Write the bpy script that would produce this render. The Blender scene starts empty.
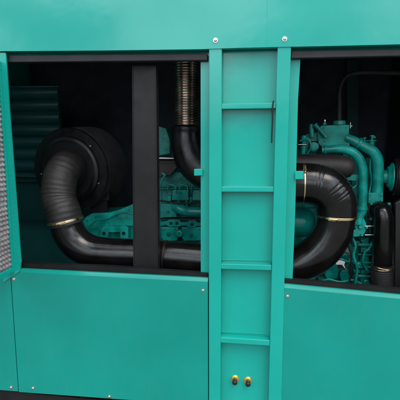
import bpy, bmesh, math, random
from mathutils import Vector, Matrix, noise
R = math.radians
random.seed(4)
sc = bpy.context.scene
# ------------------------------------------------------------------ camera
F = 400.0                      # focal length in photo pixels (photo is 400 wide)
CAM = Vector((0.22, -1.66, 1.60))
yaw, pitch, roll = R(7.7), R(8.6), R(0.35)
fwd = Vector((-math.sin(yaw)*math.cos(pitch), math.cos(yaw)*math.cos(pitch), -math.sin(pitch)))
rgt = fwd.cross(Vector((0, 0, 1))).normalized()
up = rgt.cross(fwd).normalized()
rgt, up = (rgt*math.cos(roll) + up*math.sin(roll)), (up*math.cos(roll) - rgt*math.sin(roll))
cd = bpy.data.cameras.new('camera'); cam = bpy.data.objects.new('camera', cd)
sc.collection.objects.link(cam)
M = Matrix((rgt, up, -fwd)).transposed().to_4x4(); M.translation = CAM
cam.matrix_world = M
cd.sensor_width = 36; cd.lens = 36*F/400; cd.clip_start = 0.02; cd.clip_end = 3000
sc.camera = cam
sc.render.resolution_x = 1024; sc.render.resolution_y = 1024
# ------------------------------------------------------------------ light
SUN_EL, SUN_AZ = R(58), R(150)       # azimuth of the sun seen from above, from +Y clockwise
w = bpy.data.worlds.new("World"); sc.world = w; w.use_nodes = True
nt = w.node_tree; bg = nt.nodes['Background']
sky = nt.nodes.new('ShaderNodeTexSky'); sky.sky_type = 'NISHITA'; sky.sun_disc = False
sky.sun_elevation = SUN_EL; sky.sun_rotation = SUN_AZ
sky.dust_density = 4.0; sky.air_density = 1.0; sky.ozone_density = 0.6
tc_ = nt.nodes.new('ShaderNodeTexCoord'); mp_ = nt.nodes.new('ShaderNodeMapping'); mp_.inputs['Scale'].default_value = (-2.2, 2.2, 4)
cn = nt.nodes.new('ShaderNodeTexNoise'); cn.inputs['Scale'].default_value = 1.3; cn.inputs['Detail'].default_value = 5
cr_ = nt.nodes.new('ShaderNodeValToRGB'); cr_.color_ramp.elements[0].position = .44; cr_.color_ramp.elements[1].position = .58
mx = nt.nodes.new('ShaderNodeMix'); mx.data_type = 'RGBA'
mx.inputs[7].default_value = (20, 22, 23.5, 1)                 # thin bright cloud
nt.links.new(tc_.outputs['Generated'], mp_.inputs[0]); nt.links.new(mp_.outputs[0], cn.inputs[0]); nt.links.new(cn.outputs[0], cr_.inputs[0])
nt.links.new(cr_.outputs[0], mx.inputs[0]); nt.links.new(sky.outputs[0], mx.inputs[6])
sx = nt.nodes.new('ShaderNodeSeparateXYZ'); nt.links.new(tc_.outputs['Generated'], sx.inputs[0])
el = nt.nodes.new('ShaderNodeMapRange'); el.interpolation_type = 'SMOOTHSTEP'      # sky dimmed near the horizon, standing in for an unseen skyline
el.inputs[1].default_value = -.02; el.inputs[2].default_value = .30; el.inputs[3].default_value = .22; el.inputs[4].default_value = 1.12
nt.links.new(sx.outputs[2], el.inputs[0])
ml = nt.nodes.new('ShaderNodeMix'); ml.data_type = 'RGBA'; ml.blend_type = 'MULTIPLY'; ml.inputs[0].default_value = 1
nt.links.new(mx.outputs[2], ml.inputs[6]); nt.links.new(el.outputs[0], ml.inputs[7]); nt.links.new(ml.outputs[2], bg.inputs[0])
bg.inputs[1].default_value = 0.13
sl = bpy.data.lights.new('sun', 'SUN'); sl.energy = 0.8; sl.angle = R(30); sl.color = (1, .96, .9)
so = bpy.data.objects.new('sun', sl); sc.collection.objects.link(so)
sd = Vector((math.sin(SUN_AZ)*math.cos(SUN_EL), math.cos(SUN_AZ)*math.cos(SUN_EL), math.sin(SUN_EL)))
so.rotation_euler = sd.to_track_quat('Z', 'Y').to_euler()
sc.view_settings.view_transform = 'Standard'; sc.view_settings.look = 'None'
sc.view_settings.exposure = 0.27; sc.view_settings.gamma = 1
sc.render.engine = 'CYCLES'
sc.cycles.max_bounces = 10; sc.cycles.diffuse_bounces = 6; sc.cycles.glossy_bounces = 6

# ------------------------------------------------------------------ helpers
def ray(px, py):
    return (fwd + rgt*((px-200)/F) - up*((py-200)/F))
def P(px, py, Y=0.0):
    d = ray(px, py); return CAM + d*((Y-CAM.y)/d.y)
def W(npx, px, py, Y=0.0):            # world length of npx photo pixels at that place
    d = ray(px, py); return npx*((Y-CAM.y)/d.y)/F

def mat(name, col, rough=.5, metal=0, coat=0, bump=0, bscale=60, var=.0, vscale=3, spec=.5,
        coat_rough=.15, kind='noise', stretch=(1, 1, 1), rvar=0.0, col2=None, dist=.002, dust=0):
    m = bpy.data.materials.new(name); m.use_nodes = True
    n = m.node_tree.nodes; l = m.node_tree.links; b = n['Principled BSDF']
    b.inputs['Base Color'].default_value = (*col, 1)
    b.inputs['Roughness'].default_value = rough; b.inputs['Metallic'].default_value = metal
    b.inputs['Coat Weight'].default_value = coat; b.inputs['Coat Roughness'].default_value = coat_rough
    b.inputs['Specular IOR Level'].default_value = spec
    tc = n.new('ShaderNodeTexCoord'); mp = n.new('ShaderNodeMapping'); mp.inputs['Scale'].default_value = stretch
    l.new(tc.outputs['Object'], mp.inputs[0])
    if var or col2:
        t = n.new('ShaderNodeTexNoise'); t.inputs['Scale'].default_value = vscale; t.inputs['Detail'].default_value = 6
        l.new(mp.outputs[0], t.inputs[0])
        r = n.new('ShaderNodeValToRGB'); r.color_ramp.elements[0].position = .35; r.color_ramp.elements[1].position = .68
        c2 = col2 or [min(1, c*(1+var)+var*.012) for c in col]
        c1 = col if col2 else [c*(1-var) for c in col]
        r.color_ramp.elements[0].color = (*c1, 1); r.color_ramp.elements[1].color = (*c2, 1)
        l.new(t.outputs[0], r.inputs[0]); l.new(r.outputs[0], b.inputs['Base Color'])
    if dust:
        src = b.inputs['Base Color'].links[0].from_socket
        t = n.new('ShaderNodeTexNoise'); t.inputs['Scale'].default_value = 26; t.inputs['Detail'].default_value = 9; t.inputs['Roughness'].default_value = .75
        mq = n.new('ShaderNodeMapping'); mq.inputs['Scale'].default_value = (1, 1, .35)
        l.new(tc.outputs['Object'], mq.inputs[0]); l.new(mq.outputs[0], t.inputs[0])
        q = n.new('ShaderNodeMapRange'); q.inputs[1].default_value = .48; q.inputs[2].default_value = .80; q.inputs[3].default_value = 0; q.inputs[4].default_value = dust
        l.new(t.outputs[0], q.inputs[0])
        v = n.new('ShaderNodeTexVoronoi'); v.inputs['Scale'].default_value = 34; v.inputs['Randomness'].default_value = 1
        l.new(tc.outputs['Object'], v.inputs[0])
        v2 = n.new('ShaderNodeMapRange'); v2.inputs[1].default_value = .045; v2.inputs[2].default_value = .03; v2.inputs[3].default_value = 0; v2.inputs[4].default_value = dust*2.2
        l.new(v.outputs['Distance'], v2.inputs[0])
        sm = n.new('ShaderNodeMath'); sm.operation = 'MAXIMUM'; l.new(q.outputs[0], sm.inputs[0]); l.new(v2.outputs[0], sm.inputs[1])
        k = n.new('ShaderNodeMix'); k.data_type = 'RGBA'; k.inputs[7].default_value = (.34, .33, .29, 1)
        l.new(sm.outputs[0], k.inputs[0]); l.new(src, k.inputs[6]); l.new(k.outputs[2], b.inputs['Base Color'])
    if rvar:
        t = n.new('ShaderNodeTexNoise'); t.inputs['Scale'].default_value = vscale*2.3; t.inputs['Detail'].default_value = 8
        l.new(mp.outputs[0], t.inputs[0])
        q = n.new('ShaderNodeMapRange'); q.inputs[1].default_value = .3; q.inputs[2].default_value = .7
        q.inputs[3].default_value = max(.03, rough-rvar); q.inputs[4].default_value = min(1, rough+rvar)
        l.new(t.outputs[0], q.inputs[0]); l.new(q.outputs[0], b.inputs['Roughness'])
    if bump:
        t = n.new('ShaderNodeTexNoise'); t.inputs['Scale'].default_value = bscale; t.inputs['Detail'].default_value = 4
        l.new(mp.outputs[0], t.inputs[0])
        bp = n.new('ShaderNodeBump'); bp.inputs['Strength'].default_value = bump; bp.inputs['Distance'].default_value = dist
        l.new(t.outputs[0], bp.inputs['Height']); l.new(bp.outputs[0], b.inputs['Normal'])
        l.new(bp.outputs[0], b.inputs['Coat Normal'])
    return m
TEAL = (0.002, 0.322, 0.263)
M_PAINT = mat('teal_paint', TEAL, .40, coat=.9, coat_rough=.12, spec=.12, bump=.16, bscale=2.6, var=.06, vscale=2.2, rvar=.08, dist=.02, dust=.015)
M_SHADED = mat('teal_paint_shaded', (0.002, .236, .192), .42, dust=.02, coat=.6, coat_rough=.13, spec=.12, bump=.16, bscale=3, var=.06, vscale=3, rvar=.05, dist=.01)  # teal paint again, darkened: shading of the lower panels put into the colour
M_ENG = mat('engine_enamel', (0.003, .285, .237), .36, coat=.45, coat_rough=.05, spec=.15, bump=.3, bscale=90, var=.34, vscale=16, rvar=.08)
M_CAST = mat('engine_casting', (0.003, .21, .175), .42, coat=.25, coat_rough=.06, spec=.25, bump=.6, bscale=160, var=.42, vscale=20, rvar=.1)
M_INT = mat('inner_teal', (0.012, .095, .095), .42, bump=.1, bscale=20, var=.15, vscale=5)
M_FOAMB = mat('black_lining', (.030, .038, .050), .8, bump=.6, bscale=130, var=.3, vscale=8)
M_BLKMET = mat('black_steel', (.010, .0095, .010), .5, spec=.28, bump=.15, bscale=120, var=.2, vscale=8, rvar=.08)
M_RUB = mat('rubber_seal', (.016, .014, .017), .6, bump=.3, bscale=200, var=.2, vscale=10)  # top seals; grey of the sky glare is mixed into their colour
M_PIPE = mat('black_pipe', (.004, .0034, .0034), .19, bump=.18, bscale=16, var=.25, vscale=9, rvar=.05, spec=.42, dist=.006)
M_HOSE = mat('reinforced_hose', (.012, .0105, .011), .55, bump=.7, bscale=300, var=.3, vscale=14)
M_EXH = mat('exhaust_black', (.005, .005, .006), .36, bump=.3, bscale=60, var=.2, vscale=9, rvar=.1)
M_BEL = mat('bellows_steel', (.66, .57, .49), .25, metal=1, bump=.1, bscale=80, var=.3, vscale=20)
M_DUCT = mat('black_plastic', (.011, .0105, .011), .40, bump=.3, bscale=90, var=.2, vscale=9)
M_ZINC = mat('zinc', (.62, .60, .56), .3, metal=1, bump=.1, bscale=150, rvar=.1, vscale=30)
M_CLAMP = mat('yellow_zinc', (.80, .62, .36), .27, metal=1, rvar=.1, vscale=30, bump=.1, bscale=100)
M_BRASS = mat('brass', (.90, .66, .22), .33, metal=1, rvar=.1, vscale=40, bump=.1, bscale=100)
M_EGG = mat('grey_foam', (.235, .22, .225), .95, bump=.6, bscale=350, var=.18, vscale=12)
M_WRAP = mat('heat_shield', (.018, .013, .012), .55, bump=.5, bscale=120, var=.3, vscale=10)
M_GND = mat('yard_concrete', (.12, .117, .11), .85, bump=.6, bscale=6, var=.25, vscale=.8)
M_SILL = mat('sill_rubber', (.006, .0065, .0065), .5, spec=.25, bump=.3, bscale=200, var=.2, vscale=10)  # same seal rubber, without the sky glare in its colour
M_STIF = mat('dark_teal', (.006, .05, .045), .6)
M_DARKH = mat('holes', (.004, .008, .008), .8)

class B:
    """collects shapes into one mesh"""
    def __init__(s): s.bm = bmesh.new()
    def _take(s, b):
        me = bpy.data.meshes.new('t'); b.to_mesh(me); b.free(); s.bm.from_mesh(me); bpy.data.meshes.remove(me); return s
    def poly(s, pts, t, bev=.0015, seg=2, axis=Vector((0, 1, 0))):
        """prism: world points, extruded along axis by t"""
        b = bmesh.new(); n = len(pts)
        a = [b.verts.new(p) for p in pts]; c = [b.verts.new(p+axis*t) for p in pts]
        b.faces.new(a); b.faces.new(c[::-1])
        for i in range(n): b.faces.new((a[i], c[i], c[(i+1) % n], a[(i+1) % n]))
        bmesh.ops.recalc_face_normals(b, faces=b.faces)
        if bev: bmesh.ops.bevel(b, geom=list(b.edges), offset=bev, segments=seg, affect='EDGES', profile=.6, clamp_overlap=True)
        return s._take(b)
    def prism(s, px, Y, t, bev=.0015, seg=2):
        return s.poly([P(x, y, Y) for x, y in px], t, bev, seg)
    def rect(s, x0, y0, x1, y1, Y, t, bev=.0015, seg=2):
        return s.prism([(x0, y0), (x1, y0), (x1, y1), (x0, y1)], Y, t, bev, seg)
    def box(s, lo, hi, bev=.002, seg=2):
        x0, y0, z0 = lo; x1, y1, z1 = hi
        return s.poly([Vector((x0, y0, z0)), Vector((x1, y0, z0)), Vector((x1, y0, z1)), Vector((x0, y0, z1))], y1-y0, bev, seg)
    def rings(s, rings, closed=False, caps=True):
        b = bmesh.new(); vs = [[b.verts.new(p) for p in r] for r in rings]; n = len(vs[0])
        for i in range(len(vs)-1):
            for j in range(n): b.faces.new((vs[i][j], vs[i][(j+1) % n], vs[i+1][(j+1) % n], vs[i+1][j]))
        if caps: b.faces.new(vs[0][::-1]); b.faces.new(vs[-1])
        bmesh.ops.recalc_face_normals(b, faces=b.faces)
        return s._take(b)
    def lathe(s, a, d, prof, n=28):
        """prof: list of (distance along d, radius)"""
        d = d.normalized(); u = d.orthogonal().normalized(); v = d.cross(u)
        return s.rings([[a+d*h+(u*math.cos(2*math.pi*k/n)+v*math.sin(2*math.pi*k/n))*max(r, 1e-5) for k in range(n)] for h, r in prof])
    def cyl(s, a, b_, r, n=24, bev=None):
        L = (b_-a).length; e = min(r*.2, L*.2) if bev is None else bev
        return s.lathe(a, b_-a, [(0, r-e), (e, r), (L-e, r), (L, r-e)], n)
    def tube(s, pts, rad, n=28, sub=10, fn=None):
        """pts world, rad per point; Catmull-Rom path; fn(dist, angle)-> radius factor"""
        rad = rad if isinstance(rad, (list, tuple)) else [rad]*len(pts)
        Q = [pts[0]*2-pts[1]]+list(pts)+[pts[-1]*2-pts[-2]]; RR = [rad[0]]+list(rad)+[rad[-1]]
        path = []
        for i in range(1, len(Q)-2):
            for k in range(sub+(1 if i == len(Q)-3 else 0)):
                t = k/sub; p0, p1, p2, p3 = Q[i-1:i+3]
                p = ((p1*2)+(p2-p0)*t+(p0*2-p1*5+p2*4-p3)*t*t+(p1*3-p0-p2*3+p3)*t*t*t)*.5
                path.append((p, RR[i]*(1-t)+RR[i+1]*t))
        u = None; rings = []; dist = 0
        for i, (p, r) in enumerate(path):
            d = (path[min(i+1, len(path)-1)][0]-path[max(i-1, 0)][0]).normalized()
            if u is None: u = d.orthogonal()
            u = (u-d*u.dot(d)).normalized(); v = d.cross(u)
            if i: dist += (p-path[i-1][0]).length
            ring = []
            for k in range(n):
                e_ = u*math.cos(2*math.pi*k/n)+v*math.sin(2*math.pi*k/n)
                ring.append(p+e_*r*(fn(dist, 2*math.pi*k/n, e_, p) if fn else 1))
            rings.append(ring)
        return s.rings(rings)
    def hexnut(s, c, r, h, d=Vector((0, -1, 0)), washer=True):
        if washer: s.cyl(c, c+d*h*.25, r*1.45, 20)
        return s.lathe(c+d*h*.25, d, [(0, r), (h*.7, r), (h, r*.8)], 6)
    def screw(s, px, py, Y, r=.0055):     # dome head with washer, facing out
        c = P(px, py, Y); d = Vector((0, -1, 0))
        s.lathe(c, d, [(0, r*1.7), (r*.3, r*1.65), (r*.32, r*1.1), (r*.7, r*1.05), (r*1.0, r*.8), (r*1.15, r*.4)], 20)
        return s
    def make(s, name, m, parent=None, smooth=40):
        me = bpy.data.meshes.new(name); s.bm.to_mesh(me); s.bm.free()
        me.materials.append(m)
        for p in me.polygons: p.use_smooth = True
        me.set_sharp_from_angle(angle=R(smooth))
        o = bpy.data.objects.new(name, me); sc.collection.objects.link(o)
        if parent:
            o.parent = parent
            root = parent.matrix_world if parent.type == 'EMPTY' else None
            off = roots.get(parent.name, Vector((0, 0, 0)))
            me.transform(Matrix.Translation(-off)); roots[o.name] = off
        wn = o.modifiers.new('wn', 'WEIGHTED_NORMAL'); wn.keep_sharp = True
        return o
roots = {}
def thing(name, label, cat, loc=(0, 0, 0), group=None):
    o = bpy.data.objects.new(name, None); sc.collection.objects.link(o); o.empty_display_size = .05
    o.location = loc; roots[o.name] = Vector(loc); o['label'] = label; o['category'] = cat
    if group: o['group'] = group
    return o
def tag(o, label, cat, group=None):
    o['label'] = label; o['category'] = cat
    if group: o['group'] = group
    return o
UPY = Vector((0, -1, 0))

# ------------------------------------------------------------------ ground
g = B(); g.box((-400, -400, -.3), (400, 400, 0), 0); go = g.make('ground', M_GND); go['kind'] = 'structure'

# ------------------------------------------------------------------ enclosure
enc = thing('generator_enclosure', 'teal sheet metal generator housing with dark open bays and bolted lower panels', 'generator housing', (0, .6, 0))
XL, XR = P(-110, 200).x, P(620, 200).x
ZT = P(200, -75).z; ZB = P(100, 398).z
YB = 1.25
# upper panel: in front of everything, bottom edge folded
b = B()
edge = [(620, 38), (400, 44.3), (320, 46.2), (240, 47.8), (200, 49.2), (110, 50.4), (0, 51.2), (-110, 51.6)]
b.prism([(-110, -75), (267.2, -75), (267.2, 47.2)]+edge[3:], -.0339, .003, .0003)
b.prism([(267.25, -75), (620, -75)]+edge[:3]+[(267.25, 47.2)], -.0338, .003, .0003)
# return fold along the bottom edge
for (x0, y0), (x1, y1) in zip(edge[::-1][:-1], edge[::-1][1:]):
    a, c = P(x0, y0, -.034), P(x1, y1, -.034)
    b.poly([a+Vector((0, .0035, .0005)), c+Vector((0, .0035, .0005)), c+Vector((0, .0035, .003)), a+Vector((0, .0035, .003))], .03, 0)
up_ = b.make('upper_panel', M_PAINT, enc)
for x, y in ((215.5, 40.3), (284.7, 39)):
    B().screw(x, y, -.034, .0058).make('bolt', M_ZINC, up_)
# roof, end walls, back wall
b = B(); b.box((XL-.02, -.05, ZT), (XR+.02, YB+.02, ZT+.035), .006); b.make('roof', M_PAINT, enc)
b = B(); b.box((XL, -.025, ZB), (XL+.03, YB-.004, ZT-.002)); b.make('end_wall', M_PAINT, enc)
b = B(); b.box((XR-.03, -.025, ZB), (XR, YB-.004, ZT-.002)); b.make('end_wall', M_PAINT, enc)
# back wall with a low service opening that lets daylight through
ox0, oz1 = P(160, 238, YB).x, P(260, 240, YB).z
ox1, oz0 = P(405, 262, YB).x, P(260, 292, YB).z
b = B()
b.box((XL+.031, YB-.03, ZB), (ox0, YB, ZT-.003), 0)
b.box((ox1, YB-.03, ZB), (XR-.031, YB, ZT-.003), 0)
b.box((ox0+.0002, YB-.03, oz1), (ox1-.0002, YB, ZT-.003), 0)
b.box((ox0+.0002, YB-.03, ZB), (ox1-.0002, YB, oz0), 0)
b.make('back_wall', M_FOAMB, enc)
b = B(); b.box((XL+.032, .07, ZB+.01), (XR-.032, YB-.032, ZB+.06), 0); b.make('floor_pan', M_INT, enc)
b = B(); b.box((XL+.032, .0, ZT-.07), (XR-.032, YB-.032, ZT-.004), 0); b.make('ceiling_lining', M_FOAMB, enc)
# corner pillars
b = B(); b.prism([(-9, 52.6), (5.6, 52.6), (9.1, 110), (16.8, 210), (20.7, 262), (19.6, 271.5), (3, 283)], -.0295, .010, .002); b.make('pillar', M_PAINT, enc)
b = B(); b.rect(497, 40, 530, 430, -.004, .045); b.make('pillar', M_PAINT, enc)
# outer left bay: another closed door beyond the open one
b = B(); b.prism([(-110, 53), (-14, 53), (1, 276), (-98, 272)], -.02, .02); b.make('closed_panel', M_PAINT, enc)
b = B(); b.prism([(533, 42), (620, 38), (606, 300), (520, 296)], -.02, .02); b.make('closed_panel', M_PAINT, enc)
# rubber seals at the top of the openings
b = B(); b.prism([(2, 55.0), (207.5, 53.6), (207.5, 60.3), (2, 62.4)], -.012, .03, .004, 3); b.make('seal', M_RUB, enc)
b = B(); b.prism([(291, 50.6), (400, 48.8), (500, 47), (500, 53.6), (400, 56.0), (291, 58.4)], -.012, .03, .004, 3); b.make('seal', M_RUB, enc)
# header behind the seals
b = B(); b.prism([(-6, 45), (500, 38), (500, 50), (291, 56), (207, 58), (-4, 59.5)], .019, .03, .001); b.make('header', M_PAINT, enc)
# sill seal
b = B(); b.prism([(15.5, 263.3), (110, 266.8), (207.8, 273.8), (207.8, 279), (110, 274), (16, 270)], -.006, .03, .002); b.make('seal', M_SILL, enc)
b = B(); b.prism([(283.5, 279.2), (400, 289.6), (500, 299), (500, 310), (400, 300), (283.3, 290)], -.006, .03, .002); b.make('seal', M_SILL, enc)
# lower panels with a chamfered, folded top
def lower_panel(tl, tr, br, bl, bolts, Y=-.026, lip=3.0):
    b = B()
    n = 10
    A = [P(*p, Y) for p in (tl, tr, br, bl)]
    # profile swept from left to right: back top, front top, front bottom, back bottom
    def prof(t, bot):
        h = W(lip, 200, 270)
        return [t+Vector((0, .028, -.001)), t+Vector((0, .016, .0)), t+Vector((0, .009, -.0008)), t+Vector((0, .003, -h)), t+Vector((0, .0, -h-.003)),
                bot+Vector((0, 0, 0)), bot+Vector((0, .02, 0)), bot+Vector((0, .028, 0))]
    rings = []
    for i in range(n+1):
        k = i/n; rings.append(prof(A[0].lerp(A[1], k), A[3].lerp(A[2], k)))
    b.rings(rings)
    o = b.make('lower_panel', M_SHADED, enc, smooth=50)
    for x, y in bolts: B().screw(x, y, Y, .0052).make('bolt', M_ZINC, o)
    return o
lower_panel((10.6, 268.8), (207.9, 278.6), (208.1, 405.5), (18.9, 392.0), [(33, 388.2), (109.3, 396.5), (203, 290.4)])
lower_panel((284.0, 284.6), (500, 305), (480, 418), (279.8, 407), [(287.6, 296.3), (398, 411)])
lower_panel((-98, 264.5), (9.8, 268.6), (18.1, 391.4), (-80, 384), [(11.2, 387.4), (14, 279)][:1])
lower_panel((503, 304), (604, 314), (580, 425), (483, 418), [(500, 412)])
B().screw(14.0, 279.2, -.026, .005).make('bolt', M_ZINC, enc)
# shadow gap backing behind lower panels
b = B(); b.prism([(-104, 278), (206, 290), (281, 296), (600, 322), (585, 420), (-90, 380)], .018, .012, 0); b.make('inner_frame', M_DUCT, enc)
# centre pillar sheet (between and beside the ladder rails)
b = B()
b.prism([(200.6, 52), (301, 50), (298, 100), (295.3, 210), (292.4, 283), (281.5, 300), (281, 425), (208.5, 425), (208.6, 286), (200.8, 276)], .012, .0025, .0006)
cp = b.make('centre_panel', M_PAINT, enc)
# return flanges of the pillar into the bay
b = B(); b.prism([(200.6, 58), (202, 58), (202.2, 276), (200.8, 276)], .0155, .05, 0)
b.prism([(299.0, 56), (300.5, 56), (297.6, 100), (295, 210), (292.4, 283), (291, 283), (293.6, 210), (296.2, 100)], .0155, .05, 0)
b.make('pillar_return', M_PAINT, enc)
# latch tabs sticking into the bays
b = B(); b.prism([(194.0, 169.0), (202.6, 168.8), (202.6, 175.6), (194.0, 175.8)], -.001, .0045, .003, 3); b.make('latch_tab', M_PAINT, enc)
b = B(); b.prism([(295, 171.2), (303.8, 171.0), (303.8, 179.2), (295, 179.4)], -.001, .0045, .002, 3); b.make('latch_tab', M_PAINT, enc)
# black vertical post in the left bay (folded channel)
b = B()
b.prism([(132.9, 65.6), (155.0, 65.6), (157.0, 278), (134.2, 276)], .050, .004, .001)
b.prism([(155.0, 65.6), (156.0, 65.6), (158.0, 278), (157.0, 278)], .046, .045, .0006)
b.prism([(132.1, 65.6), (132.9, 65.6), (134.2, 276), (133.2, 276)], .046, .06, .0006)
b.make('inner_post', M_BLKMET, enc)
# skid under the panels
skid = B(); skid.box((XL, -.01, ZB-.14), (XR, .06, ZB-.004), .003); skid.box((XL, YB-.08, ZB-.14), (XR, YB, ZB-.004), .003)
skid.box((XL, .061, ZB-.13), (XL+.08, YB-.081, ZB-.006)); skid.box((XR-.08, .061, ZB-.13), (XR, YB-.081, ZB-.006))
skid.box((XL+.1, .061, .02), (XR-.1, YB-.1, ZB-.14))
skid.box((XL+.05, .02, 0), (XR-.05, .1, ZB-.141)); skid.box((XL+.05, YB-.12, 0), (XR-.05, YB-.04, ZB-.141))
so_ = skid.make('base_frame', M_BLKMET); tag(so_, 'black steel base frame under the teal lower panels', 'base frame')

# interior: louvred baffle, tank box
b = B()
YL = .80
b.rect(-60, 86, 59, 182, YL+.03, .01, 0)
x0_, x1_ = P(-55, 100, YL).x, P(58.5, 100, YL).x
zt_, zb_ = P(30, 87, YL).z, P(30, 177, YL).z; nn = 220
L_ = []; 
for q_ in range(nn+1):
    f_ = q_/nn; z_ = zt_+(zb_-zt_)*f_
    c_ = (f_*7.4) % 1.0                      # rolled ribs: a full round back and a tight crease
    L_.append((z_, YL+.020-.030*math.sin(math.pi*c_)**.55))
b.rings([[Vector((x_, y_, z_)) for z_, y_ in L_]+[Vector((x_, YL+.029, zb_)), Vector((x_, YL+.029, zt_))] for x_ in (x0_, x1_)])
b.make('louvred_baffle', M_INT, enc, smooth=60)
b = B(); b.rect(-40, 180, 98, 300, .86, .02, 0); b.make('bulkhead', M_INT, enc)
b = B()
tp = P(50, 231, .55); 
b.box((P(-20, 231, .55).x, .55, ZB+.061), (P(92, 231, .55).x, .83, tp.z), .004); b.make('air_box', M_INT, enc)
# dim strip on the rear lining, right bay
b = B(); b.rect(347, 60, 358, 175, 1.15, .02, 0); b.make('rear_stiffener', M_STIF, enc)

# ------------------------------------------------------------------ ladder
lad = thing('access_ladder', 'teal ladder of four flat rungs between two rails on the centre pillar', 'ladder', tuple(P(245, 400, -.02)))
YR = -.030
b = B(); b.prism([(208.9, 44), (221.9, 44), (221.6, 180), (220.9, 300), (220.2, 425), (208.8, 425), (208.8, 300)], YR, .0415, .0035, 3); b.make('rail', M_PAINT, lad)
b = B(); b.prism([(277.7, 44), (291.2, 44), (288.2, 140), (285.6, 240), (283.2, 330), (281.0, 425), (267.8, 425), (270.2, 330), (272.4, 240), (274.8, 140)], YR, .0415, .0035, 3); b.make('rail', M_PAINT, lad)
def rung(xl, yl, xr, yr, h):
    a, c = P(xl, yl, YR), P(xr, yr, YR); hh = W(h, 245, yl)
    b = B()
    for p in (0,):
        b.poly([a+Vector((0, .004, 0)), c+Vector((0, .004, 0)), c+Vector((0, .004, -hh)), a+Vector((0, .004, -hh))], .0375, .0022, 3)
    b.make('rung', M_PAINT, lad)
rung(221.4, 103.6, 275.9, 102.8, 5.2)
rung(221.2, 186.9, 273.8, 187.0, 5.0)
rung(220.8, 264.2, 271.6, 265.6, 5.2)
rung(220.4, 338.0, 270.0, 341.2, 5.4)
# folded kick plate just above the lowest two rungs (faint ledge on the sheet)
for (y0, y1, e) in ((259.4, 260.0, .9), (331.6, 332.4, 2.2)):
    b = B(); b.prism([(220.8, y0), (271.2, y0+e), (271.2, y1+e), (220.8, y1)], .007, .0048, .001); b.make('ledge', M_PAINT, lad)

# black strap hanging on the ladder
b = B(); b.tube([P(273.3, 102.0, -.036), P(272.7, 108, -.037), P(272.6, 120, -.036), P(272.0, 132, -.035), P(271.7, 143, -.034)], W(.75, 272, 120), 10)
b.tube([P(273.3, 102.2, -.036), P(273.4, 101.2, -.026), P(273.2, 104, -.010), P(273, 108.4, -.012), P(272.8, 108.8, -.036)], W(.7, 272, 120), 8)
tag(b.make('cable_tie', M_DARKH), 'thin black cable tie hanging from the top ladder rung at the right rail', 'cable tie')

# drain fittings
for i, (x, y, lb) in enumerate(((235, 379, 'left of two brass drain fittings with black plug under the lowest rung'),
                                (248, 380.6, 'right, slightly lower of two brass drain fittings with black plug under the lowest rung'))):
    c = P(x, y, .012)
    t = thing('drain_fitting', lb, 'drain fitting', tuple(c), 'brass drain fittings in the centre panel')
    b = B(); r = W(4.2, x, y)
    b.lathe(c, UPY, [(0, r*1.0), (.002, r*1.02), (.003, r*.98), (.0035, r*.8), (.010, r*.78), (.0105, r*.6)], 24)
    b.make('brass_collar', M_BRASS, t)
    b = B(); dn = Vector((.03*(1 if i else 0), -1, -.30)).normalized()
    c2 = c+Vector((0, -.008, 0))
    b.lathe(c2, dn, [(0, r*.52), (.006, r*.55), (.007, r*.60), (.017, r*.62), (.020, r*.52), (.021, r*.2)], 20)
    b.make('plug', M_DUCT, t)

# ------------------------------------------------------------------ open door on the left
hx = P(11, 200, -.02).x
H0, H1 = P(4.0, 58, -.02), P(13.6, 268.5, -.02)
hx = (P(3, 62, -.02).x + P(14.8, 262, -.02).x)/2
door = thing('open_door', 'open teal housing door lined with grey egg-crate foam', 'door', (hx, -.02, H1.z))
zt, zb = P(2, 62, -.02).z, P(15, 271, -.02).z
DW = .62
b = B()
ft = .018; FW = .008
b.box((hx-.035, -.03-DW, zb), (hx, -.03, zb+.023)); b.box((hx-.035, -.03-DW, zt-.035), (hx, -.03, zt))
b.box((hx-.035, -.03-FW, zb+.0232), (hx, -.03, zt-.0352)); b.box((hx-.035, -.03-DW, zb+.0232), (hx, -DW, zt-.0352))
b.make('door_frame', M_PAINT, door)
b = B(); b.box((hx-.045, -.03-DW, zb), (hx-.0355, -.03, zt)); b.make('door_skin', M_PAINT, door)
# egg-crate foam
b = bmesh.new(); ny, nz = 270, 440; yy0, yy1 = -DW-.001, -.0305-FW; zz0, zz1 = zb+.024, zt-.036
gridv = []
for i in range(ny+1):
    row = []
    for j in range(nz+1):
        yv = yy0+(yy1-yy0)*i/ny; zv = zz0+(zz1-zz0)*j/nz
        ph = .0215
        h = .5+.5*math.cos(2*math.pi*(yv+zv)/ph*.5+.3*math.sin(zv*40))*math.cos(2*math.pi*(yv-zv)/ph*.5)
        h = (h**.9)*(.82+.3*noise.noise(Vector((yv*22, zv*22, 3))))
        row.append(b.verts.new((hx-.020+.018*h+.001*noise.noise(Vector((yv*60, zv*60, 0))), yv, zv)))
    gridv.append(row)
for i in range(ny):
    for j in range(nz): b.faces.new((gridv[i][j], gridv[i+1][j], gridv[i+1][j+1], gridv[i][j+1]))
base = [b.verts.new((hx-.034, yv, zv)) for yv, zv in ((yy0, zz0), (yy1, zz0), (yy1, zz1), (yy0, zz1))]
b.faces.new(base)
fb = B(); fb._take(b); fb.make('foam_lining', M_EGG, door, 60)

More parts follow.
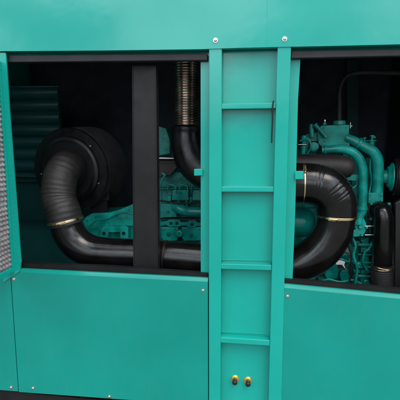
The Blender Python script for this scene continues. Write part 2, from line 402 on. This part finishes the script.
# ------------------------------------------------------------------ air filter
YF = .40
ac = P(67.5, 170.5, YF); ax = Vector((.13, .98, .05)).normalized()
af = thing('air_filter', 'large black round air filter canister with ribbed body behind the left hose', 'air filter', tuple(ac))
r0 = W(42.5, 72, 168, YF)
b = B()
prof = [(0, .01), (.0, r0*.70), (.006, r0*.735), (.008, r0*.78), (.02, r0*.80), (.022, r0*.98), (.030, r0), (.036, r0*.97), (.04, r0*.93)]
b.lathe(ac, ax, prof, 64); b.make('end_cap', M_EXH, af)
b = B(); prof = []
for k in range(17):
    h = .041+k*.0125; prof += [(h, r0*.91), (h+.003, r0*1.0), (h+.006, r0*1.0), (h+.009, r0*.91)]
prof = [(.0405, r0*.5)]+prof+[(h+.01, r0*.5)]
b.lathe(ac, ax, prof, 64); b.make('ribbed_body', M_HOSE, af)
b = B(); cc = ac-ax*.001
ring = []
u = ax.orthogonal().normalized(); v = ax.cross(u)
b.lathe(ac-ax*.003, ax, [(0, r0*.655), (.0, r0*.665), (.003, r0*.67), (.0031, r0*.65)], 64)
b.make('rim_band', M_BLKMET, af)
for (x, y) in ((90.5, 146), (98.8, 183.3), (41.5, 174)):
    d = ray(x, y); t = (ac-CAM).dot(ax)/d.dot(ax); c = CAM+d*t
    B().hexnut(c-ax*.003, .0035, .006, -ax, True).make('screw', M_ZINC, af)
b = B(); b.prism([(88, 186), (109, 186), (109, 200.5), (88, 200.5)], .47, .03); b.prism([(90, 200), (107, 200), (107, 300), (90, 300)], .485, .01); b.make('bracket', M_BLKMET, af)

# ------------------------------------------------------------------ air intake pipe
YP = .19
ap = thing('air_intake_pipe', 'thick black air pipe from the round filter, passing behind the pillar to the right elbow', 'air pipe', tuple(P(130, 254, YP)))
def px_tube(b, pts, n=40, sub=12, fn=None):
    return b.tube([P(x, y, Y) for x, y, Y, r in pts], [W(r, x, y, Y) for x, y, Y, r in pts], n, sub, fn)
# textile hose
b = B()
def hose_fn(d, a, *_):
    return 1+(.011+.008*noise.noise(Vector((d*30, math.cos(a), math.sin(a)))))*math.cos(2*math.pi*d/.0195+.9*math.sin(a*2+d*20)+2*noise.noise(Vector((d*12, math.cos(a)*1.2, math.sin(a)*1.2))))+.014*noise.noise(Vector((d*55, math.cos(a)*3, math.sin(a)*3)))
px_tube(b, [(70.5, 171, .395, 16.0), (69, 167.5, .34, 16.4), (65, 168.5, .275, 16.6), (60, 180, .225, 16.7), (59, 198, .20, 16.7), (63.5, 212, .19, 16.8), (66.5, 224, .19, 16.8)], 56, 22, hose_fn)
b.make('hose', M_HOSE, ap)
# collar where hose meets filter
b = B(); c = P(70.5, 171, .405)
b.lathe(c-ax*.03, ax, [(0, W(18, 80, 160, .38)), (.002, W(18.8, 80, 160, .38)), (.014, W(18.8, 80, 160, .38)), (.016, W(18, 80, 160, .38))], 48); b.make('hose_clamp', M_BLKMET, ap)
b = B(); q1 = P(74.5, 155.2, .372); b.cyl(q1, q1+Vector((.020, 0, -.010)), .0045, 12); b.cyl(q1+Vector((.020, 0, -.010)), q1+Vector((.025, 0, -.0125)), .006, 6); b.make('clamp_screw', M_CLAMP, ap)
def band(c, d, r, w_, name='hose_clamp', m=M_CLAMP, screw=None, parent=None):
    b = B(); d = d.normalized()
    b.lathe(c-d*w_/2, d, [(0, r*.98), (0, r+.0012), (.001, r+.002), (w_-.001, r+.002), (w_, r+.0012), (w_, r*.98)], 56)
    if screw is not None:
        s = (screw-d*screw.dot(d)).normalized(); t_ = d.cross(s).normalized(); p = c+s*(r+.005)
        b.cyl(p-t_*.016, p+t_*.018, .0045, 12); b.cyl(p+t_*.018, p+t_*.024, .0062, 6)
        b.poly([p-t_*.02-d*.007-s*.004, p+t_*.010-d*.007-s*.004, p+t_*.010+d*.007-s*.004, p-t_*.02+d*.007-s*.004], .005, .001, axis=s)
    return b.make(name, m, parent or ap)
cl = P(65.6, 220.5, .19); cdn = P(67.9, 229, .19)-P(63.7, 212, .19)
band(cl, cdn, W(17.3, 65, 221, .19), .012, screw=Vector((.25, -1, 0)))
# smooth pipe, left part, behind post and pillar, up to the brass clamp at the right
def pipe_fn(d, a, *_): return 1+.004*noise.noise(Vector((d*14, math.cos(a)*1.5, math.sin(a)*1.5)))
b = B()
px_tube(b, [(65.3, 218, .19, 16.2), (68.3, 230, .19, 16.3), (77, 243, .19, 16.2), (91, 251, .19, 16.0), (110, 253.5, .19, 15.8), (140, 254.6, .19, 15.8), (170, 256.5, .19, 15.8),
            (205, 259.5, .19, 16), (250, 264.0, .19, 16.4), (284, 265.5, .19, 17.2), (305, 261, .19, 18.2), (322, 249, .19, 18.8), (332, 234, .19, 18.6), (336, 220, .19, 18.3), (336.4, 214, .19, 18.3)], 56, 10, pipe_fn)
b.make('pipe', M_PIPE, ap)
cr = P(336.6, 216, .19)
band(cr, Vector((.0, 0, 1)), W(19.4, 336, 216, .19), .010, screw=Vector((-.35, -1, 0)))
# creased elbow above the brass clamp
b = B()
EC = P(303, 212, .19)
def crease(d, a, e, p):
    out = (p-EC).normalized(); w_ = max(0, e.dot(out)*.75+.35+max(0, -e.y)*.35); w_ = min(1, w_)**1.5
    f = 1.0
    for c0, s0, tl in ((.076, .8, .010), (.121, 1.2, -.006), (.172, 1.0, .006)):
        for o_, q_ in ((0, 1.0), (.0135, .75)):
            x = d-c0-o_-tl*e.dot(out)+e.y*(.006+tl*.4)
            f -= .021*math.exp(-(x/.0026)**2)*s0*q_*w_
            f += .007*math.exp(-((x-.006)/.0045)**2)*s0*w_
    return f+.006*noise.noise(Vector((d*16, math.cos(a)*2, math.sin(a)*2)))
px_tube(b, [(336.5, 217, .19, 19.0), (336.6, 210, .19, 19.4), (334.5, 199, .19, 20.2), (326, 188.5, .19, 20.8), (314, 184.2, .195, 20.6), (300, 183.2, .20, 20.2), (285, 183.2, .20, 20), (262, 183.5, .21, 20), (240, 184, .24, 20)], 72, 34, crease)
b.make('elbow', M_PIPE, ap)
band(P(302.6, 183.6, .20), Vector((1, 0, .02)), W(20.6, 302, 184, .20), .006, screw=Vector((0, -.9, 1)))
band(P(165.5, 256.3, .19), Vector((1, 0, -.05)), W(15.9, 165, 256, .19), .008, m=M_BLKMET)

# ------------------------------------------------------------------ exhaust
YX = .30
ex = thing('exhaust_pipe', 'vertical ribbed steel exhaust bellows above a black elbow beside the centre pillar', 'exhaust', tuple(P(184, 130, YX)))
b = B(); c0 = P(186.2, 126, YX); c1 = P(185.9, 40, YX)
L = (c1-c0).length; r = W(13.6, 184, 100, YX); n = 34; prof = [(0, r*.6)]
for k in range(n):
    h = L*k/n; e = L/n; prof += [(h+.05*e, r*.82), (h+.3*e, r*.98), (h+.5*e, r), (h+.7*e, r*.98), (h+.95*e, r*.82)]
prof += [(L, r*.6)]
b.lathe(c0, c1-c0, prof, 40); b.make('bellows', M_BEL, ex)
b = B(); cdir = (c1-c0).normalized()
b.lathe(c0-cdir*W(6, 184, 126, YX), cdir, [(0, r*1.0), (.001, r*1.12), (.010, r*1.14), (.013, r*1.08), (.020, r*1.08), (.024, r*1.02), (.026, r*.9)], 40); b.make('collar', M_EXH, ex)
b = B(); px_tube(b, [(186.0, 127, YX, 13.8), (185.8, 134, YX, 14.2), (186.8, 146, YX, 15.4), (192, 160, YX, 16.6), (203, 171, YX, 17), (220, 177, YX, 17), (245, 178, YX, 17)], 48); b.make('elbow', M_EXH, ex)
# turbo / heat-wrapped housing seen behind the right elbow
b = B(); px_tube(b, [(255, 165, .36, 12), (290, 165.5, .36, 11.5), (318, 166, .36, 11.6), (336, 166.5, .36, 11.6), (346, 167.5, .36, 11.0), (351, 168.5, .36, 9), (353.5, 169, .36, 5), (354.5, 169.2, .36, 1.5)], 40); b.make('heat_shield', M_WRAP, ex)

# ------------------------------------------------------------------ diesel engine
en = thing('diesel_engine', 'teal diesel engine with curved coolant pipes, covers and bolts inside the housing', 'engine', tuple(P(270, 290, .6)))
def part(name, b, m=M_ENG, parent=None, sm=40): return b.make(name, m, parent or en, sm)
# --- block (several joined castings)
b = B()
b.rect(159, 187, 300, 243, .60, .30, .006, 3)
b.rect(250, 150, 352, 208, .62, .26, .006, 3)
b.prism([(250, 208.2), (352, 208.2), (352, 240), (350, 246), (334, 246), (316, 260), (250, 260)], .63, .22, .004, 2)
b.rect(354.5, 196, 371, 300, .60, .25, .006, 3)
b.rect(300, 278, 352, 300, .60, .25, .006, 3)
for k in range(7): b.rect(160+k*19, 189, 161.6+k*19, 242, .594, .01, .001)
part('engine_block', b, M_CAST)
# --- left window: head with covers
b = B(); b.rect(150, 172, 232, 187.6, .565, .25, .006, 3); b.rect(150, 187.8, 232, 189.0, .558, .2, .001)
for x in (173, 184):
    c = P(x, 178, .565); b.lathe(c, UPY, [(0, W(3.6, 175, 178, .56)), (.004, W(3.4, 175, 178, .56)), (.004, W(2.2, 175, 178, .56)), (.001, W(2.0, 175, 178, .56))], 24)
part('cylinder_head', b, M_CAST)
for x0, x1 in ((171.5, 189), (192, 212)):
    b = B(); b.prism([(x0+1, 190), (x1-1, 190), (x1, 200.5), (x0, 200.5)], .535, .05, .006, 3)
    cvr = part('rocker_cover', b)
    B().hexnut(P((x0+x1)/2, 192.6, .535), .005, .008).make('bolt', M_ENG, cvr)
b = B(); px_tube(b, [(175, 206, .56, 5.4), (179, 208.5, .545, 5.4), (187, 211, .535, 5.0), (200, 211.6, .535, 4.8), (225, 211.6, .535, 4.8)], 24); part('water_manifold', b)
b = B(); b.prism([(160.5, 204), (172, 203), (176.5, 207), (176.5, 217), (160.5, 218)], .55, .04, .003, 3); pl = part('cover_plate', b)
b = B(); c = P(168, 212, .55); b.lathe(c, UPY, [(0, .010), (.005, .010), (.005, .007), (.001, .0065)], 20); b.hexnut(c, .0055, .006, washer=False); b.make('bolt', M_CAST, pl)
for (x, y) in ((163, 206.5), (174, 214.5)): B().hexnut(P(x, y, .55), .003, .005).make('bolt', M_ENG, pl)
b = B(); b.rect(159, 218.6, 225, 219.8, .552, .04, 0); part('gasket', b, M_DUCT)
b = B()
b.prism([(160, 222), (167, 221), (169, 219.8), (179, 219.8), (181, 222.5), (187, 222.5), (189, 220.5), (195, 220.5), (198, 223), (225, 223), (225, 226), (197, 226), (194, 227.6), (189, 227.6), (186, 225.6), (181, 225.6), (178, 226.8), (169, 226.8), (166, 224.8), (160, 225.4)], .54, .03, .0015)
fl = part('flange_strip', b)
for (x, y) in ((171, 223.3), (177, 223.3), (192, 224.2)): b = B(); b.cyl(P(x, y, .5395), P(x, y, .5395)+UPY*.002, W(1.5, x, y, .54), 16); b.make('bolt', M_DARKH, fl)
for x0, x1 in ((161, 178.4), (181.4, 203.4)):
    b = B(); b.prism([(x0, 227.2), (x1, 227.2), (x1, 237), (x1-1.5, 241), (x0+2.5, 241), (x0, 238)], .55, .06, .006, 3); part('side_cover', b)
b = B(); b.prism([(158, 126), (166, 128), (170, 140), (170, 154), (158, 156)], .50, .08, .006, 3); bb = part('rear_bracket', b, M_CAST)
for (x, y) in ((163, 134), (166, 149)): B().hexnut(P(x, y, .50), .004, .006).make('bolt', M_ENG, bb)
b = B(); b.cyl(P(150, 158, .47), P(174.5, 158.4, .47), W(1.1, 165, 158, .47), 14); part('rod', b, M_ZINC)
b = B(); b.prism([(150, 160.5), (175, 160.5), (177, 168), (170, 176), (150, 178)], .52, .06, .006, 3); part('exhaust_port', b, M_WRAP)
b = B(); px_tube(b, [(161, 184, .50, 1.0), (163, 178, .495, 1.0), (165, 175, .49, 1.1), (162, 173, .49, 1.0)], 12); part('fuel_line', b)
# --- bell housing between the filter and the post
b = B()
b.prism([(80, 240), (81, 222), (85, 217), (91, 213.5), (104, 213.0), (119, 212.5), (131, 207), (140, 206), (140, 246), (80, 246)], .47, .22, .014, 4)
part('flywheel_housing', b)
b = B(); b.prism([(109, 212.8), (120, 209.5), (140, 201), (140, 226), (103.5, 226)], .445, .03, .004, 3); part('housing_cover', b)
b = B()
b.prism([(101.5, 229), (103.5, 226.6), (126.0, 226.6), (128.2, 228.5), (128.2, 239), (120.4, 239), (120, 232.2), (108.5, 232.2), (107.6, 239), (99.5, 239)], .425, .02, .0015); mb = part('mounting_bracket', b)
for x in (103.9, 123.7):
    b = B(); b.cyl(P(x, 233.4, .4246), P(x, 233.4, .4246)+UPY*.001, W(1.9, x, 233, .42), 20, .0002); b.make('bolt_hole', M_DARKH, mb)

# --- right window: thermostat housing
YH = .46
b = B(); b.prism([(321, 125.5), (349.3, 124.6), (349.0, 145.2), (322, 147), (318.5, 144), (317, 132)], YH, .12, .0045, 3)
b.prism([(322, 143.8), (349.6, 142.8), (349.6, 146.8), (322, 148.2)], YH-.006, .10, .002)
th = part('thermostat_housing', b)
b = B(); c = P(339.3, 124.8, YH+.04); r = W(6.3, 339, 122, YH)
b.lathe(c, Vector((0, 0, 1)), [(0, r), (W(3, 339, 122, YH), r), (W(4, 339, 122, YH), r*.92)], 32); b.make('cap', M_ENG, th)
b = B(); c = P(324.6, 125, YH+.03); q = W(1, 324, 122, YH)
b.lathe(c, Vector((0, 0, 1)), [(0, q*2), (q*2, q*2), (q*2.1, q*1.2), (q*3.4, q*1.2)], 6); b.make('sensor', M_ENG, th)
b = B(); b.lathe(c+Vector((0, 0, q*3.4)), Vector((0, 0, 1)), [(0, q*1.4), (q*1.6, q*1.5), (q*2.4, q*.9), (q*2.6, q*.3)], 14); b.make('sensor_tip', M_ZINC, th)
b = B(); b.cyl(P(315.8, 125.6, YH-.025), P(326.2, 137.4, YH-.02), W(1.9, 320, 130, YH), 14); b.cyl(P(314.6, 124.4, YH-.025), P(315.8, 125.6, YH-.025), W(2.5, 320, 130, YH), 14); b.make('lever', M_ENG, th)
b = B(); c = P(314, 146.8, YH-.01); rr = W(4.6, 314, 147, YH)
b.lathe(c, UPY, [(-.05, rr*.9), (0, rr), (.004, rr), (.005, rr*.75), (.009, rr*.72), (.010, rr*.4)], 28); b.make('round_cover', M_CAST, th)
b = B(); b.prism([(306.5, 134), (319, 132), (319, 141), (309, 142), (308, 152), (302, 152), (302, 145)], YH+.02, .06, .004, 3); part('side_casting', b, M_CAST)
b = B(); b.lathe(P(303.2, 156, YH), Vector((0, 0, 1)), [(0, q*2.6), (q*8, q*2.6), (q*8.2, q*3.3), (q*10, q*3.3), (q*10.2, q*2.2), (q*16, q*2.2), (q*16.4, q*2.8), (q*20, q*2.7), (q*21, q*1.2)], 20); part('fuel_valve', b)
b = B(); b.cyl(P(298, 144.6, YH-.02), P(306.6, 144.6, YH-.02), W(.7, 300, 144, YH), 10); part('rod', b, M_ZINC)
b = B(); b.lathe(P(312, 137, YH), Vector((-.1, 0, 1)), [(0, q*2.6), (q*11, q*2.4), (q*13, q*1.4)], 10); part('plug', b)
# gauge fittings right of the housing
b = B(); b.cyl(P(350.4, 128.5, YH), P(350.6, 122.4, YH), W(.6, 350, 124, YH), 8); b.cyl(P(349.6, 126.2, YH), P(352.2, 126.0, YH), W(.9, 350, 124, YH), 8); part('bleed_screw', b, M_ZINC)
# coolant pipes
def coll(b, x, y, Y, r, d, h=.006): b.lathe(P(x, y, Y)-d.normalized()*h/2, d, [(0, r), (.001, r*1.1), (h-.001, r*1.1), (h, r)], 28)
b = B(); px_tube(b, [(322, 150.2, .40, 3.6), (330, 149.3, .395, 3.7), (342, 149.0, .39, 4.2), (352, 152, .39, 4.6), (359, 158.6, .39, 4.6), (362.4, 168, .39, 4.5), (363, 180, .39, 4.4), (362.8, 200, .39, 4.2), (361.8, 214, .39, 3.8)], 32)
coll(b, 325, 149.9, .40, W(4.4, 325, 150, .4), Vector((1, 0, .05)), .012)
cp1 = part('coolant_pipe', b)
b = B(); px_tube(b, [(346, 137.5, .47, 4.2), (354, 141.0, .46, 4.6), (364, 146.6, .45, 5.2), (372.5, 151.2, .44, 5.4), (377.2, 158.5, .44, 5.4), (378.3, 168, .44, 5.3), (377.9, 180, .44, 5.3), (377.2, 194, .44, 5.4)], 32)
coll(b, 358.5, 143.4, .455, W(5.6, 358, 143, .45), Vector((1, 0, -.5)), .012)
cp2 = part('coolant_pipe', b)
b = B(); b.rect(368.4, 192.8, 383.2, 203, .415, .06, .003, 3); part('pipe_flange', b)
b = B(); b.rect(366, 158, 374, 196, .53, .06, .004); b.rect(352, 160, 372, 205, .56, .05, .004); part('support_casting', b, M_CAST)
b = B(); b.prism([(344, 175), (357, 174.6), (359, 176), (359, 179), (357, 180.6), (344, 180.4)], .40, .02, .002); br = part('pipe_bracket', b)
for x in (347, 357.5): B().hexnut(P(x, 177.6, .40), .0045, .008).make('bolt', M_ENG, br)
b = B(); px_tube(b, [(357, 180, .41, 1.1), (357, 184, .41, 1.1), (354, 187.4, .41, 1.1), (349, 189, .41, 1.1)], 10); part('fuel_line', b)
# valve and thin shaft at top of the pipes
b = B(); b.cyl(P(355, 141, .46), P(376.5, 140.6, .46), W(.5, 365, 141, .46), 8)
b.lathe(P(371.5, 147, .46), Vector((0, 0, 1)), [(0, q*2.6), (q*5, q*2.6), (q*5.3, q*3.2), (q*7, q*3.2), (q*7.2, q*1.2), (q*10, q*1.2), (q*10.2, q*2.2), (q*11.5, q*2.2), (q*11.7, q*.6)], 16)
b.lathe(P(364.2, 144, .46), Vector((0, 0, 1)), [(0, q*1.6), (q*3, q*1.6), (q*3.2, q*1.0), (q*5, q*1.0), (q*5.2, q*1.8), (q*6.6, q*1.6)], 12)
b.cyl(P(373, 137.2, .46), P(375.4, 137.4, .46), W(1.1, 370, 137, .46), 10)
part('throttle_linkage', b, M_CAST)
# lower fittings of the first coolant pipe
b = B(); px_tube(b, [(362, 206, .39, 5.2), (362, 209, .39, 5.4), (361.6, 212, .39, 4.6), (359, 218, .39, 4.0), (358.5, 224, .39, 4.4)], 24)
b.prism([(353.8, 222.5), (357, 218), (364, 218.4), (366.5, 224), (366, 231), (363, 236), (352.8, 237.4), (351.6, 231.5), (355.5, 229.5)], .385, .03, .003, 3)
fit = part('pipe_elbow', b)
for (x, y, r) in ((360.2, 226.5, .0125), (366.3, 227, .0075), (361.6, 234.6, .008), (354, 234.4, .0085), (354.6, 222, .006)):
    B().hexnut(P(x, y, .386), r, .010, washer=False).make('bolt', M_ENG, fit)
for y in (226.2, 235.0):
    b = B(); b.cyl(P(364.5, y, .375), P(372.4, y-.1, .375), W(.65, 368, y, .38), 8); b.make('stud', M_ZINC, fit)
# injection pump stack
b = B()
b.rect(360.5, 238, 369, 292, .47, .10, .004, 3)
for y, h in ((244.5, 3.2), (254.5, 2.4), (262.5, 2.2), (267, 2.8), (276, 3.0)):
    b.cyl(P(357.5, y, .455), P(372.5, y+.3, .455), W(h/2, 365, y, .45), 16)
b.rect(361.2, 248, 371, 252.5, .45, .05, .002); b.rect(360.8, 270, 370, 273.5, .45, .05, .002)
part('injection_pump', b, M_CAST)
b = B(); b.rect(351.5, 240, 360.3, 292, .52, .08, .005, 3); b.cyl(P(353, 249, .52), P(353, 249, .50), W(3.2, 353, 249, .5), 20); b.cyl(P(355, 262, .52), P(355, 262, .49), W(2.6, 353, 249, .5), 20); part('gear_case', b, M_CAST)
# rounded lower covers
def rounded_cover(pts, Y, bolts):
    b = B(); b.prism(pts, Y, .05, .006, 4); o = part('access_cover', b)
    for x, y in bolts: B().hexnut(P(x, y, Y), .0042, .006).make('bolt', M_ENG, o)
rounded_cover([(325, 276), (327, 266.5), (332, 263.6), (337, 265), (339, 270), (338, 277.5), (334, 279.4), (327, 279)], .54, [(333.6, 268.5)])
rounded_cover([(339.6, 275), (341.5, 270.6), (346, 270.4), (349, 274), (351.4, 279), (350.6, 284), (342, 284)], .52, [(345.4, 275)])
b = B(); b.lathe(P(345, 256.6, .54), UPY, [(0, W(4.6, 345, 257, .54)), (.01, W(4.4, 345, 257, .54)), (.014, W(3.4, 345, 257, .54)), (.0142, W(1.4, 345, 257, .54)), (.02, W(1.3, 345, 257, .54))], 28); part('round_plug', b)
b = B(); b.rect(318, 277.5, 352, 279.5, .56, .03, .001); part('pan_rail', b, M_CAST)
# oil filter cylinder in the crook of the elbow
b = B(); c = P(284, 222, .37); d = Vector((1, .0, .02)); rr = W(15, 300, 222, .37)
b.lathe(c, d, [(0, rr*.9), (.01, rr), (.09, rr), (.11, rr*.97), (.13, rr*.86), (.142, rr*.66), (.15, rr*.4), (.152, rr*.05)], 48); part('oil_cooler', b)
b = B(); b.prism([(290, 200.5), (318, 201.5), (318, 204.5), (290, 204)], .42, .06, .002); b.cyl(P(311, 202.6, .415), P(318, 202.4, .415), W(.7, 315, 202, .4), 8); part('cooler_bracket', b)
b = B(); px_tube(b, [(295, 213, .40, .7), (298, 208, .40, .7), (301, 203, .41, .7)], 8); part('fuel_line', b, M_CAST)
b = B(); b.rect(290, 234, 302, 262, .47, .07, .006, 3); part('cooler_foot', b, M_CAST)
# round pump stub + drive flange on the right
b = B(); yst = .47; c = P(380, 176.5, yst); d = Vector((1, -.12, 0)).normalized()
b.lathe(c, d, [(0, W(6.5, 380, 176, yst)), (.030, W(6.5, 380, 176, yst)), (.032, W(9.5, 380, 176, yst)), (.045, W(11.5, 380, 176, yst)), (.050, W(14, 380, 176, yst)), (.056, W(14, 380, 176, yst)), (.057, W(10, 380, 176, yst))], 40); part('fan_hub', b)
b = B(); c2 = c+d*.060
pr = [(0, W(12, 380, 176, yst)), (.002, W(17.5, 380, 176, yst)), (.006, W(18, 380, 176, yst))]
for k in range(12): pr += [(.008+k*.006, W(17.2, 380, 176, yst)), (.0095+k*.006, W(18.2, 380, 176, yst)), (.012+k*.006, W(18.2, 380, 176, yst))]
pr += [(.09, W(16, 380, 176, yst))]
b.lathe(c2, d, pr, 48); part('drive_pulley', b, M_DUCT)

# --- further small engine fittings
def bolts(pts, Y, r=.0045, h=.007, m=M_ENG):
    for x, y in pts:
        B().hexnut(P(x, y, Y), r, h).make('bolt', m, en)
# injector lines and harness, left window
for k, (xa, xb) in enumerate(((167, 175), (179, 187), (191, 199), (203, 211))):
    b = B(); px_tube(b, [(xa, 193+k % 2, .545, .75), (xa+1, 187, .535, .75), (xa+3, 184.5, .53, .75), (xb, 186.5, .53, .75), (xb+1, 192, .53, .75)], 10); part('fuel_line', b)
    b = B(); b.lathe(P(xa, 203, .55), Vector((0, 0, 1)), [(0, .010), (.006, .010), (.007, .007), (.022, .007), (.023, .009), (.034, .0085), (.036, .004)], 6); part('injector', b)
b = B(); px_tube(b, [(158, 200.5, .53, .9), (166, 201.5, .527, .9), (175, 203, .525, .9), (186, 203.4, .525, .9), (198, 202.4, .525, .9), (212, 203.5, .525, .9)], 10); part('wiring_harness', b, M_HOSE)
bolts([(163, 188.4), (177, 188.4), (190, 188.4), (203, 188.4)], .556, .004, .008)
bolts([(164, 229), (175, 229.2), (184, 229.4), (200, 229.6)], .549, .0032, .006)
def boss(x, y, r, Y):
    b = B(); b.lathe(P(x, y, Y), UPY, [(-.02, W(r, x, y, Y)), (0, W(r, x, y, Y)), (.010, W(r*.95, x, y, Y)), (.013, W(r*.7, x, y, Y)), (.0132, W(r*.4, x, y, Y)), (.006, W(r*.35, x, y, Y))], 20)
    part('casting_boss', b, M_CAST)
for x, y, r in ((179.5, 233.5, 3.6), (190.5, 234.5, 2.2), (168.5, 233.8, 2.0), (197, 194, 2.4), (181, 195.6, 2.0)): boss(x, y, r, .55)
bolts([(87.5, 220), (96, 216), (112, 215.2)], .469, .0045, .007)
bolts([(109.5, 223.5), (118, 214.8), (129, 209.5), (126, 223.5)], .4445, .0036, .006)
b = B(); px_tube(b, [(90, 226, .44, .9), (97, 220, .43, .9), (108, 219, .425, .9), (121, 213, .42, .9), (133, 214, .42, .9)], 10); part('fuel_line', b, M_CAST)
# right window
bolts([(324, 128.2), (346.4, 127.4), (324.5, 141), (346.6, 140.2)], YH-.0005, .0036, .006)
bolts([(327, 146), (335, 145.7), (344, 145.3)], YH-.0065, .0034, .006)
bolts([(370.5, 195.6), (381, 195.6), (370.5, 200.4), (381, 200.4)], .4145, .0036, .006)
bolts([(354, 168), (354, 190), (369, 166), (369, 178), (369, 189)], .5295, .0046, .010, M_CAST)
for (x0, y0, x1, y1, Y, t) in ((299, 150, 316, 161, .52, .06), (343, 152, 354, 160, .50, .06), (346, 186, 357, 196, .48, .06), (344, 198, 353, 214, .50, .07), (366, 204, 371, 236, .46, .05), (388, 236, 393, 262, .56, .05), (372, 240, 377, 296, .53, .05)):
    b = B(); b.rect(x0, y0, x1, y1, Y, t, .004, 3); part('bracket_casting', b, M_CAST)
bolts([(349, 190), (354, 193), (347.5, 203), (348.5, 210), (350, 156), (303, 157), (390.5, 240), (390.5, 250)], .4795, .0042, .012)
for pts in ([(343.5, 196, .46), (346, 206, .44), (351, 214, .43), (352, 226, .42), (349, 240, .45), (352, 252, .48)],
            [(372, 152, .47), (370, 166, .46), (371.5, 180, .46), (369.5, 192, .45)],
            [(352, 196, .40), (355, 204, .40), (356.5, 212, .39), (354, 219, .385)],
            [(300, 141, .44), (308, 139, .43), (311, 147, .43), (307, 154, .44)]):
    b = B(); px_tube(b, [(x, y, Y, 1.0) for x, y, Y in pts], 10); part('fuel_line', b, M_ENG)
for pts in ([(346, 198, .42), (349, 215, .41), (346, 236, .42), (351, 258, .44), (349, 292, .46)],
            [(366, 204, .40), (369, 214, .40), (368, 232, .42), (373, 246, .43), (372, 290, .43)]):
    b = B(); px_tube(b, [(x, y, Y, .8) for x, y, Y in pts], 10); part('wiring_harness', b, M_HOSE)
for x, y, r, Y in ((364.5, 243, 2.6, .462), (364.5, 258.6, 3.0, .466), (366, 282, 3.2, .466), (356, 252, 2.2, .515), (355, 276, 3.0, .515), (350, 206, 3.2, .495), (342, 287, 2.4, .53), (330, 287, 2.4, .55)): boss(x, y, r, Y)
for (xa, ya, xb, yb, Y) in ((347, 245.5, 352, 245.5, .50), (366.5, 250.5, 374, 250.8, .445), (366, 272, 373.5, 272.2, .445)):
    b = B(); b.cyl(P(xa, ya, Y), P(xb, yb, Y), W(.7, xa, ya, Y), 8); part('stud', b, M_ZINC)

for (x, y, r, Y) in ((373.5, 246, 2.4, .44), (357, 243, 2.8, .46), (358.5, 265, 3.2, .46), (374, 262, 2.2, .47), (347.6, 266, 2.6, .55), (371, 287, 3.4, .45), (322, 281, 2.6, .52), (300, 232, 2.6, .45), (347.5, 222, 2.6, .46), (344, 214, 2.0, .47)): boss(x, y, r, Y)
for pts in ([(353, 238, .43), (355.5, 246, .42), (353.5, 256, .43), (357, 268, .43), (355, 286, .44)],
            [(373, 240, .44), (369, 249, .425), (365, 252, .425), (363, 262, .43), (367, 270, .43)],
            [(330, 262, .50), (340, 259, .49), (350, 262, .48), (356, 258, .47)],
            [(318, 283, .50), (328, 279.5, .49), (340, 282, .48), (352, 280, .47), (362, 284, .46)]):
    b = B(); px_tube(b, [(x, y, Y, 1.3) for x, y, Y in pts], 12); part('fuel_line', b, M_ENG)
for x0, y0, x1, y1, Y in ((388, 262, 392.8, 275, .50), (361, 240, 366, 242.4, .44), (354, 270, 360, 273, .46), (167, 196, 171, 203, .545), (181, 204, 184, 207, .535), (185, 198, 188, 210, .55)):
    b = B(); b.rect(x0, y0, x1, y1, Y, .04, .003, 3); part('bracket_casting', b, M_ENG)

# ------------------------------------------------------------------ right coolant hose
ch = thing('coolant_hose', 'black downward coolant hose bolted to a flange at the right edge of the right bay', 'hose', tuple(P(382, 250, .36)))
b = B(); px_tube(b, [(377, 212, .44, 8), (379, 209.5, .40, 8.6), (382.2, 213, .365, 9.2), (383.4, 224, .355, 9.5), (383, 240, .355, 9.6), (382.3, 256, .355, 9.6), (382, 268, .355, 9.5)], 40); b.make('hose', M_PIPE, ch)
b = B(); b.prism([(369, 202.8), (391.6, 202.8), (392.4, 206), (392, 219), (389, 221.4), (370, 221.4), (368.2, 218), (368.2, 206)], .415, .012, .003, 3); fp = b.make('flange_plate', M_DUCT, ch)
for (x, y) in ((371, 203.6), (388.6, 203.6), (370.2, 218.6), (389.6, 218.2)): B().hexnut(P(x, y, .414), .0078, .010, washer=False).make('bolt', M_ENG, fp)
b = B()
def cup(d, a, *_): return 1+.012*math.cos(d*2*math.pi/.011)+.01*noise.noise(Vector((d*60, math.cos(a)*3, math.sin(a)*3)))
px_tube(b, [(382.2, 264.5, .355, 10.3), (382, 275, .355, 10.4), (382, 296, .355, 10.4)], 48, 24, cup); b.make('coupling', M_HOSE, ch)
for y, k in ((265.6, 0), (267.4, 1)):
    c = P(382.2, y, .355); b = B(); r = W(10.7, 382, y, .355)
    b.tube([c+Vector((math.cos(a_/20*2*math.pi)*r, math.sin(a_/20*2*math.pi)*r, .003*math.sin(a_*.7+k*2))) for a_ in range(21)], .0012, 6, 3); b.make('wire_clamp', M_CLAMP, ch)

# black fan shroud at the far right
fs = thing('fan_shroud', 'black upright fan shroud plate at the right edge of the right bay', 'fan shroud', tuple(P(430, 290, .40)))
b = B(); b.prism([(395.5, 203), (402, 199), (440, 199), (440, 300), (394.5, 300)], .36, .03, .006, 3); b.make('shroud_panel', M_DUCT, fs)
b = B(); b.box((P(432, 200, .4).x, .12, ZB+.061), (P(432, 200, .4).x+.05, YB-.1, ZT-.12), .004); b.make('radiator_core', M_DUCT, fs)

# dark conduit
b = B(); px_tube(b, [(339.2, 121, .50, 2.6), (339.4, 104, .50, 2.5), (339.8, 90, .50, 2.5), (343.5, 79.5, .50, 2.5), (352, 74, .50, 2.5), (368, 72.5, .50, 2.5), (400, 73.2, .50, 2.5), (430, 73.6, .50, 2.5)], 20, 14, lambda d, a, *_: 1+.06*math.cos(d*2*math.pi/.005))
tag(b.make('breather_hose', M_HOSE), 'thin dark breather hose rising from the thermostat cap and bending right', 'hose')
